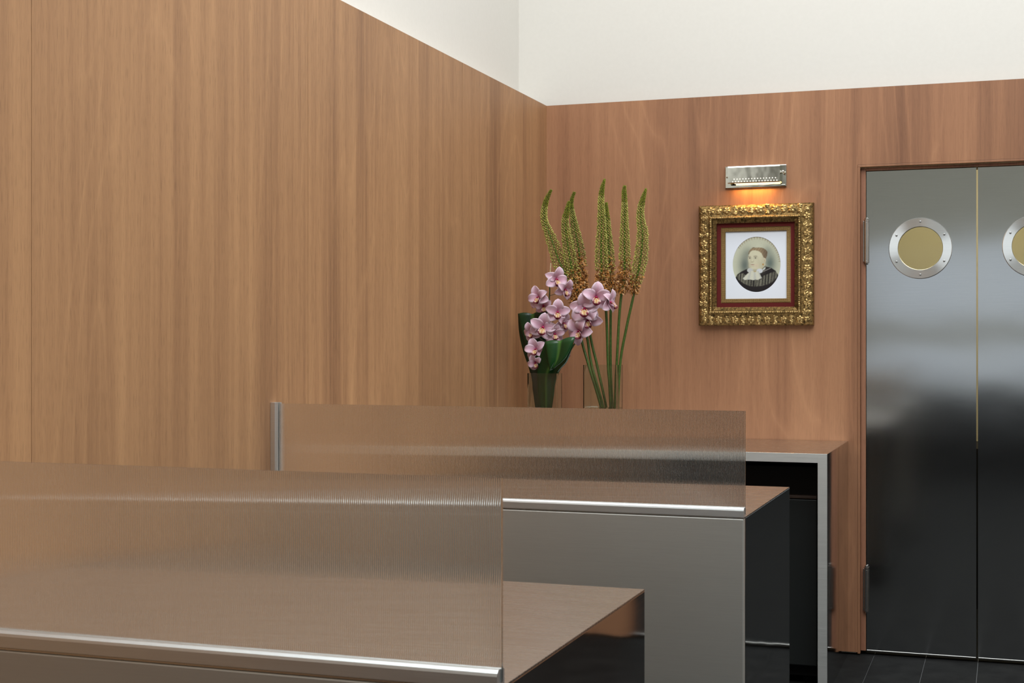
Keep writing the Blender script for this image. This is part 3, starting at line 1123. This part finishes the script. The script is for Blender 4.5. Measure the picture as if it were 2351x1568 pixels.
# ------------------------------------------------------------------ vases
def vase(label, pl, pr, prim, Y, half_y, water_py=None):
    x0, x1 = at(pl, 900, Y=Y - half_y).x, at(pr, 900, Y=Y - half_y).x
    zt = at((pl + pr) / 2, prim, Y=Y - half_y).z
    z0 = BZ + 0.0006
    y0, y1 = Y - half_y, Y + half_y
    t = thing('glass_vase', label, 'vase', ((x0 + x1) / 2, Y, z0), 'square glass vases')
    g = 0.0045
    b = MB()
    O = [(x0, y0), (x1, y0), (x1, y1), (x0, y1)]
    I = [(x0 + g, y0 + g), (x1 - g, y0 + g), (x1 - g, y1 - g), (x0 + g, y1 - g)]
    rows = [[(p[0], p[1], z0) for p in O], [(p[0], p[1], zt) for p in O], [(p[0], p[1], zt) for p in I], [(p[0], p[1], z0 + 0.010) for p in I]]
    b.grid(rows, None, True)
    b.f.append((3, 2, 1, 0))
    b.f.append((12, 13, 14, 15))
    b.mi += [0, 0]
    b.build('glass_body', M['glass'], t)
    if water_py:
        wz = at((pl + pr) / 2, water_py, Y=Y).z
        b = MB()
        e = g + 0.0004
        b.box(x0 + e, x1 - e, y0 + e, y1 - e, z0 + 0.0104, wz)
        b.build('water', M['water'], t)
    return t, x0, x1, z0


VY1, VY2 = -0.56, -0.52
v1, v1x0, v1x1, vz = vase('clear square glass vase wrapped inside by folded green leaves, near the corner', 1211, 1280, 857, VY1, 0.032)
v2, v2x0, v2x1, _ = vase('wider clear square glass vase holding the bare green foxtail stalks', 1339, 1414, 838, VY2, 0.055, 934)


# ------------------------------------------------------------------ folded leaves
def leaf(label, rows_px, curve=0.010, g0=(0.008, 0.045, 0.011), g1=(0.017, 0.080, 0.018)):
    """rows: (left px, right px, depth) from the foot up, over the fold and down the front"""
    nseg = 10
    # refine rows with Catmull-Rom
    pts = [(Vector(at(*l, Y=y)), Vector(at(*r, Y=y))) for l, r, y in rows_px]
    fine = []
    n = len(pts)
    for i in range(n - 1):
        for q in range(5):
            tt = q / 5
            def cr(k, s):
                p0, p1, p2, p3 = (pts[max(i - 1, 0)][s], pts[i][s], pts[i + 1][s], pts[min(i + 2, n - 1)][s])
                return 0.5 * ((2 * p1) + (p2 - p0) * tt + (2 * p0 - 5 * p1 + 4 * p2 - p3) * tt * tt + (3 * p1 - p0 - 3 * p2 + p3) * tt ** 3)
            fine.append((cr(i, 0), cr(i, 1)))
    fine.append(pts[-1])
    rows, cs = [], []
    for ri, (l, r) in enumerate(fine):
        row = []
        nrm = (fine[min(ri + 1, len(fine) - 1)][0] - fine[max(ri - 1, 0)][0]).cross(r - l)
        nrm = nrm.normalized() if nrm.length > 1e-9 else Vector((0, -1, 0))
        for j in range(nseg + 1):
            q = j / nseg
            u = abs(q - 0.5) * 2
            off = -curve * (1 - u) ** 2 + curve * 0.5 * math.sin(u * PI)
            row.append(l.lerp(r, q) + nrm * off)
            v = 0.75 + 0.25 * math.sin(q * 55 + ri * 0.15)
            base = [g0[k] * v + g1[k] * (1 - v) for k in range(3)]
            if j == nseg // 2:
                base = [0.07, 0.17, 0.03]
            cs.append((base[0], base[1], base[2], 1))
        rows.append(row)
    b = MB()
    b.grid(rows, cs)
    o = b.build('folded_leaf', M['leaf'], None, smooth=True, angle=0)
    so = o.modifiers.new('thickness', 'SOLIDIFY')
    so.thickness = 0.0012
    o['label'] = label
    o['category'] = 'leaf'
    o['group'] = 'folded leaves in the left vase'
    return o


leaf('dark green folded leaf standing behind the orchids against the wood wall', [
    ((1239, 1000), (1247, 1000), -0.548), ((1231, 950), (1262, 950), -0.54), ((1224, 900), (1272, 900), -0.535), ((1216, 852), (1276, 856), -0.53), ((1201, 806), (1274, 806), -0.525),
    ((1192, 765), (1266, 765), -0.52), ((1189.5, 728), (1258, 722), -0.52), ((1189, 721), (1256, 714), -0.527), ((1190, 726), (1255, 720), -0.536), ((1196, 760), (1250, 760), -0.540), ((1208, 800), (1240, 800), -0.54)], 0.008,
    (0.004, 0.022, 0.007), (0.009, 0.045, 0.011))
leaf('glossy green leaf folded over in front of the orchids in the left vase', [
    ((1243, 1000), (1254, 1000), -0.572), ((1243, 950), (1265, 950), -0.576), ((1237, 905), (1272, 905), -0.578), ((1233.5, 860), (1278, 860), -0.580), ((1237, 825), (1301, 832), -0.600),
    ((1246, 800), (1312, 803), -0.620), ((1250, 789), (1319, 778), -0.626), ((1250.5, 785), (1320, 774), -0.636), ((1251.5, 792), (1317, 784), -0.646), ((1255, 815), (1308, 806), -0.646), ((1258, 833), (1296, 826), -0.642), ((1262, 848), (1272, 846), -0.634)], 0.007)


# ------------------------------------------------------------------ foxtail lilies
def lerp_list(ys, vals, y):
    return float(np.interp(y, ys, vals))


def foxtail(label, cl, rad, ystem, stem_px, Y, orange0, orange1, dark=1.0):
    """cl: centre line pixels of the flower spike from tip down, rad: (y px, half-width px); stem_px: bare stalk pixels"""
    mm = 0.00188
    P = [at(px, py, Y=Y) for px, py in cl] + [at(px, py, Y=yy) for px, py, yy in stem_px]
    PY = [c[1] for c in cl] + [s[1] for s in stem_px]
    # smooth centre line
    ts = np.arange(len(P))
    tf = np.linspace(0, len(P) - 1, len(P) * 6)

    def cr(arr, t):
        i = min(int(t), len(arr) - 2)
        u = t - i
        p0, p1, p2, p3 = arr[max(i - 1, 0)], arr[i], arr[i + 1], arr[min(i + 2, len(arr) - 1)]
        return 0.5 * ((2 * p1) + (p2 - p0) * u + (2 * p0 - 5 * p1 + 4 * p2 - p3) * u * u + (3 * p1 - p0 - 3 * p2 + p3) * u ** 3)
    C = [cr(P, t) for t in tf]
    CY = [float(np.interp(t, ts, PY)) for t in tf]
    foot = C[-1]
    th = thing('foxtail_lily', label, 'flower', tuple(foot), 'foxtail lilies in the right vase')
    b = MB()
    g1, g2 = (0.055, 0.105, 0.016, 1), (0.085, 0.165, 0.012, 1)
    b.tube(C, [0.0020 + 0.0036 * min(1, max(0, (y - 440) / 260)) for y in CY], 8, [g2 if y < 640 else g1 for y in CY])
    b.build('stalk', M['stalk'], th, smooth=True, angle=0)
    ry, rv = [r[0] for r in rad], [r[1] for r in rad]
    top, bot = cl[0][1], orange1
    bb, ob = MB(), MB()
    # walk down the spike
    length = 0.0
    i_ang = 0
    k = 0
    y = top
    while y < bot:
        tt = float(np.interp(y, CY, np.arange(len(C))))
        i0 = int(min(tt, len(C) - 2))
        c = C[i0].lerp(C[i0 + 1], tt - i0)
        d = (C[i0] - C[i0 + 1]).normalized()       # towards the tip
        a_ = d.orthogonal().normalized()
        b_ = d.cross(a_)
        R = lerp_list(ry, rv, y) * mm
        i_ang += 2.39996
        ca = a_ * math.cos(i_ang) + b_ * math.sin(i_ang)
        frac = (y - top) / (bot - top)
        is_or = y > orange0 + random.uniform(-26, 26)
        if is_or:
            # spent florets: limp curled strips
            cc = c + ca * R * random.uniform(0.15, 0.85)
            for q in range(6):
                v = Vector((random.gauss(0, 1), random.gauss(0, 1), random.gauss(0, 0.8))).normalized()
                v = (v + ca * 0.9).normalized()
                L = random.uniform(0.008, 0.016)
                sd_ = v.orthogonal().normalized() * random.uniform(0.0014, 0.0030)
                bend = Vector((0, 0, -1)) * L * random.uniform(-0.1, 0.5)
                tone = random.uniform(0.55, 1.2)
                col = (0.52 * tone, 0.22 * tone, 0.052 * tone, 1) if random.random() < 0.75 else (0.58 * tone, 0.36 * tone, 0.16 * tone, 1)
                p0, p1, p2 = cc, cc + v * L * 0.6, cc + v * L + bend
                ob.add([p0 - sd_ * .5, p0 + sd_ * .5, p1 - sd_, p1 + sd_, p2], [(0, 1, 3, 2), (2, 3, 4)], col)
            if random.random() < 0.8:
                ob.tube([c, cc], 0.0007, 3, (0.16, 0.10, 0.02, 1), False)
            y += 0.42
        else:
            up = 0.95 - 0.6 * min(1, frac * 1.6)
            ax = (ca + d * up).normalized()
            tip_d = min(1.0, (y - top) / 70.0)
            BL = 0.0046 + 0.0044 * tip_d
            BR = 0.0016 + 0.0012 * tip_d
            tone = random.uniform(0.55, 1.2) * dark
            g = (0.17 * tone, 0.185 * tone, 0.014 * tone, 1)
            gl = (0.64 * tone, 0.60 * tone, 0.16 * tone, 1)
            if tip_d < 0.6:
                gl = (0.30 * tone, 0.33 * tone, 0.035 * tone, 1)
            reach = max(0.0005, R - BL * 0.8) * random.uniform(0.78, 1.06)
            s0 = c + ax * reach
            if reach > 0.004:
                bb.tube([c, s0], 0.00055, 3, (0.17 * dark, 0.20 * dark, 0.03, 1), False)
            bb.blob(s0, ax, BL, BR, g, gl, 5)
            y += 0.25 + 0.13 * tip_d
        k += 1
    if bb.v:
        bb.build('flower_buds', M['floret'], th, kind='stuff', label='tapering spike of yellow-green buds')
    if ob.v:
        ob.build('spent_florets', M['floret'], th, kind='stuff', label='withered orange florets at the foot of the spike')
    return th


Y2 = VY2
foxtail('foxtail lily at far left of the fan, its tip hooked to the right', [(1265, 437), (1255, 458), (1249, 485), (1251, 510), (1261, 537), (1272, 566), (1283, 598), (1296, 624), (1312, 655), (1322, 695)],
        [(437, 3.5), (455, 7), (485, 9.5), (523, 11), (553, 15), (600, 18), (640, 20), (690, 16)], 0,
        [(1334, 775, -0.52), (1351, 837, -0.53), (1379, 931, -0.53), (1386, 985, -0.53)], Y2 - 0.008, 645, 700)
foxtail('foxtail lily with the pale blunt tip, second from left and in front', [(1306, 464), (1302, 484), (1298, 505), (1299, 530), (1303, 560), (1308, 590), (1313, 618), (1321, 650), (1330, 690)],
        [(464, 4), (480, 7), (505, 10), (540, 13), (580, 16), (620, 18), (660, 19), (700, 16)], 0,
        [(1348, 775, -0.50), (1358, 837, -0.51), (1384, 930, -0.51), (1391, 985, -0.51)], Y2 - 0.006, 640, 705)
foxtail('foxtail lily with the dark drooping tip, behind the pale-tipped one', [(1318, 443), (1313, 458), (1312, 474), (1316, 500), (1320, 525), (1325, 552), (1330, 582), (1333, 612), (1336, 640)],
        [(443, 4.5), (460, 6), (475, 6), (500, 8.5), (540, 13), (580, 16), (612, 17), (650, 15)], 0,
        [(1342, 680, -0.49), (1356, 775, -0.495), (1370.5, 837, -0.50), (1391, 930, -0.50), (1396, 985, -0.50)], Y2 + 0.03, 598, 668, 0.8)
foxtail('tallest foxtail lily, standing upright at the middle of the fan', [(1388, 412), (1383, 432), (1380, 460), (1381, 494), (1381, 531), (1380, 584), (1382, 625), (1385, 660)],
        [(412, 2.5), (432, 6.5), (460, 9.5), (494, 10.5), (531, 12.5), (584, 16), (625, 17), (660, 13)], 0,
        [(1392, 722, -0.525), (1396, 837, -0.52), (1399, 875, -0.52), (1402, 932, -0.52), (1404, 985, -0.52)], Y2 - 0.01, 628, 668)
foxtail('shorter foxtail lily tucked close to the right of the tallest spike', [(1392, 467), (1392, 480), (1394, 506), (1396, 543), (1399, 584), (1402, 635), (1403, 672)],
        [(467, 4), (480, 6), (506, 9), (543, 11), (584, 13), (635, 14), (675, 11)], 0,
        [(1402, 730, -0.50), (1402, 837, -0.50), (1406, 932, -0.50), (1408, 985, -0.50)], Y2 + 0.02, 612, 690)
foxtail('straight foxtail lily with a blunt bright green tip, second from right', [(1434, 428), (1433, 441), (1434, 472), (1434, 523), (1434, 564), (1434, 604), (1433, 635), (1429, 664)],
        [(428, 3.5), (441, 7), (472, 9), (523, 11.5), (580, 14), (620, 17), (645, 19), (665, 15)], 0,
        [(1425, 690, -0.52), (1421, 738, -0.52), (1416, 837, -0.52), (1412, 932, -0.52), (1411, 985, -0.52)], Y2, 614, 674)
foxtail('rightmost foxtail lily, leaning right with a pointed tip', [(1483, 434), (1477, 453), (1471, 480), (1471, 506), (1475, 533), (1474, 564), (1469, 604), (1462, 638), (1457, 664)],
        [(434, 2.5), (453, 6.5), (480, 10), (506, 11.5), (540, 15), (580, 17), (610, 18), (640, 16), (665, 11)], 0,
        [(1452, 690, -0.52), (1439, 749, -0.52), (1424.5, 829, -0.52), (1418, 932, -0.52), (1416, 985, -0.52)], Y2, 648, 676)


# ------------------------------------------------------------------ orchids
def lerpc(a, b_, t):
    return tuple(a[i] * (1 - t) + b_[i] * t for i in range(3)) + (1,)


PALE, PINK, ROSE = (0.72, 0.49, 0.58), (0.62, 0.33, 0.43), (0.50, 0.15, 0.26)
BLOOMS = 0


def tepal(b, O, n, dirv, L, wd, cup, droop, twist=0.0):
    """one petal from O along dirv; cup bends it towards n, droop bends away"""
    side = n.cross(dirv).normalized()
    rows, cs = [], []
    N, Mx = 8, 6
    for i in range(N + 1):
        t = i / N
        wv = wd * math.sin(PI * (0.10 + 0.84 * t ** 0.85)) ** 0.8
        if i == N:
            wv = wd * 0.06
        up = cup * math.sin(t * PI * 0.75) * L - droop * t * t * L
        mid = O + dirv * L * (t - 0.10 * droop * t * t) + n * up
        row = []
        for j in range(Mx + 1):
            q = (j / Mx - 0.5) * 2
            row.append(mid + side * wv * q + n * (0.28 * wv * q * q + twist * wv * q * t))
            edge = abs(q)
            c = lerpc(PINK, PALE, min(1, t * 1.3))
            c = lerpc(c, (0.84, 0.70, 0.78), max(0, edge - 0.5) * 1.3)
            if edge < 0.2 and t < 0.8:
                c = lerpc(c, ROSE, 0.22)
            if t < 0.15:
                c = lerpc(c, ROSE, 0.35)
            cs.append(c)
        rows.append(row)
    b.grid(rows, cs)


def bloom(stem, px, py, Y, R, yaw, pitch, roll, only=None):
    O = at(px, py, Y=Y)
    R = R * 0.00186
    tocam = (CAM - O).normalized()
    n = Matrix.Rotation(math.radians(yaw), 3, 'Z') @ Vector((tocam.x, tocam.y, 0)).normalized()
    sidev = Vector((0, 0, 1)).cross(n).normalized()
    n = (Matrix.Rotation(math.radians(-pitch), 3, sidev) @ n).normalized()
    up = n.cross(sidev).normalized()
    rt = sidev
    rm = Matrix.Rotation(math.radians(roll), 3, n)
    up, rt = rm @ up, rm @ rt
    b = MB()
    j = lambda s=0.12: random.uniform(-s, s)

    def dirr(deg):
        a = math.radians(deg)
        return (up * math.cos(a) + rt * math.sin(a)).normalized()
    # three sepals behind, two petals in front
    for deg in (0, 128, -128):
        tepal(b, O - n * R * 0.05, n, dirr(deg + j(8)), R * (1.05 if deg else 1.0), R * 0.43, (0.16 if deg else 0.42) + j(), (0.10 if deg else -0.10) + j(0.1), j(0.3))
    for deg in (74, -74):
        tepal(b, O, n, dirr(deg + j(9)), R * 1.0, R * 0.37, 0.42 + j(0.15), 0.20 + j(0.25), j(0.4))
    o = b.build('blossom', M['petal'], stem, smooth=True, angle=0)
    so = o.modifiers.new('thickness', 'SOLIDIFY')
    so.thickness = 0.0007
    so.offset = 0
    # lip: trough with side lobes, yellow throat, maroon lower edge
    lb = MB()
    rows, cs = [], []
    N, Mx = 9, 8
    for i in range(N + 1):
        t = i / N
        down = -0.05 - 0.54 * t
        outw = 0.20 + 0.40 * math.sin(t * PI * 0.62) - 0.25 * max(0, t - 0.7)
        wv = (0.14 + 0.14 * math.sin(PI * min(1, t * 1.02))) * (1 - 0.55 * max(0, t - 0.85) / 0.15)
        row = []
        for jx in range(Mx + 1):
            q = (jx / Mx - 0.5) * 2
            row.append(O + up * R * down + n * R * (outw + 0.20 * q * q * (1 - t * 0.7)) + rt * R * wv * q)
            c = lerpc((0.60, 0.40, 0.14), (0.66, 0.54, 0.36), t)
            if abs(q) > 0.4:
                c = lerpc(c, (0.70, 0.48, 0.52), (abs(q) - 0.4) * 1.6)
            if abs(q) < 0.14 and t > 0.25:
                c = (0.42, 0.16, 0.03, 1)
            if t < 0.22:
                c = lerpc(c, (0.45, 0.14, 0.04), 0.7)
            if (t > 0.76) or (abs(q) > 0.72 and t > 0.50):
                c = (0.13, 0.006, 0.020, 1)
            if 0.2 < t < 0.7 and 0.45 < abs(q) < 0.85 and random.random() < 0.35:
                c = (0.30, 0.06, 0.10, 1)
            cs.append(c)
        rows.append(row)
    lb.grid(rows, cs)
    lo = lb.build('lip', M['petal'], o, smooth=True, angle=0)
    so = lo.modifiers.new('thickness', 'SOLIDIFY')
    so.thickness = 0.0010
    so.offset = 0
    kb = MB()
    kb.tube([O + n * R * 0.05, O + n * R * 0.20 - up * R * 0.02, O + n * R * 0.33 - up * R * 0.10], [R * 0.075, R * 0.085, R * 0.10], 8,
            [(0.45, 0.08, 0.18, 1), (0.42, 0.02, 0.10, 1), (0.40, 0.015, 0.09, 1)])
    kb.blob(O + n * R * 0.36 - up * R * 0.13, n - up * 0.5, R * 0.07, R * 0.055, (0.75, 0.62, 0.45, 1), (0.8, 0.72, 0.6, 1), 6)
    kb.build('column', M['petal'], o, smooth=True, angle=0)
    return O


def orchid(label, stem_px, blooms, tip):
    P = [at(px, py, Y=y) for px, py, y in stem_px]
    th = thing('orchid_stem', label, 'flower', tuple(P[-1]), 'pink orchids in the left vase')
    b = MB()
    b.tube(P, [0.0022 + 0.0012 * min(1, i / 3) for i in range(len(P))], 8, (0.045, 0.085, 0.020, 1))
    for (px, py, Y, R, yaw, pitch, roll) in blooms:          # a short pedicel to each bloom
        O = at(px, py, Y=Y + 0.012)
        q = min(P, key=lambda p: (p - O).length)
        i = P.index(q)
        q2 = P[min(i + 1, len(P) - 1)]
        a = q.lerp(q2, 0.5)
        b.tube([a, (a + O) / 2 + Vector((0, 0.004, -0.004)), O], 0.0014, 6, (0.16, 0.13, 0.05, 1))
    b.build('stem', M['stalk'], th, smooth=True, angle=0)
    b = MB()
    b.tube(tip, 0.0024, 8, (0.62, 0.50, 0.30, 1))
    b.build('support_stick', M['stalk'], th, smooth=True)
    for bl in blooms:
        bloom(th, *bl)
    return th


OY = -0.575
orchid('pink orchid spray rising straight from the left vase in front of the dark leaf',
       [(1262, 640, OY + 0.012), (1262, 668, OY + 0.012), (1261, 690, OY + 0.014), (1262, 730, OY + 0.016), (1261, 770, OY + 0.018), (1256, 810, OY + 0.018), (1252, 860, OY + 0.018), (1249, 930, OY + 0.014), (1248, 995, OY + 0.012)],
       [(1276, 641, OY - 0.010, 29, 25, -2, -14), (1296, 664, OY, 25, 35, -12, -20), (1237, 683, OY - 0.006, 28, -28, 4, 18), (1247, 700, OY + 0.004, 22, 5, -30, 10),
        (1280, 716, OY - 0.012, 30, 4, 0, -6), (1292, 741, OY + 0.004, 24, 40, -8, -20), (1247, 750, OY - 0.014, 33, -2, -4, -14), (1222, 762, OY - 0.002, 24, -28, -4, 20),
        (1273, 766, OY - 0.004, 24, 12, -6, -4), (1231, 802, OY - 0.012, 27, -20, 6, 14), (1230, 831, OY - 0.004, 21, -15, -20, 30), (1297, 806, OY + 0.004, 20, 70, -20, 10)],
       [at(1264.5, 604, Y=OY + 0.012), at(1263, 628, Y=OY + 0.012), at(1262.2, 645, Y=OY + 0.0125)])
orchid('pink orchid spray arching right across the foxtail stalks',
       [(1374, 662, OY + 0.0), (1370, 690, OY + 0.0), (1360, 715, OY + 0.002), (1345, 745, OY + 0.004), (1325, 780, OY + 0.006), (1300, 820, OY + 0.008), (1278, 862, OY + 0.010), (1262, 930, OY + 0.006), (1254, 995, OY + 0.006)],
       [(1368, 682, OY - 0.014, 35, 8, 2, -8), (1342, 708, OY - 0.024, 37, -2, 2, 0), (1352, 732, OY - 0.006, 33, -22, -14, 30), (1331, 760, OY - 0.010, 33, -28, -4, 34), (1397, 694, OY - 0.002, 29, 62, 4, -12)],
       [at(1376.5, 650.5, Y=OY), at(1375, 658, Y=OY), at(1374, 664, Y=OY)])

for o in bpy.data.objects:
    if '_b' in o:
        del o['_b']
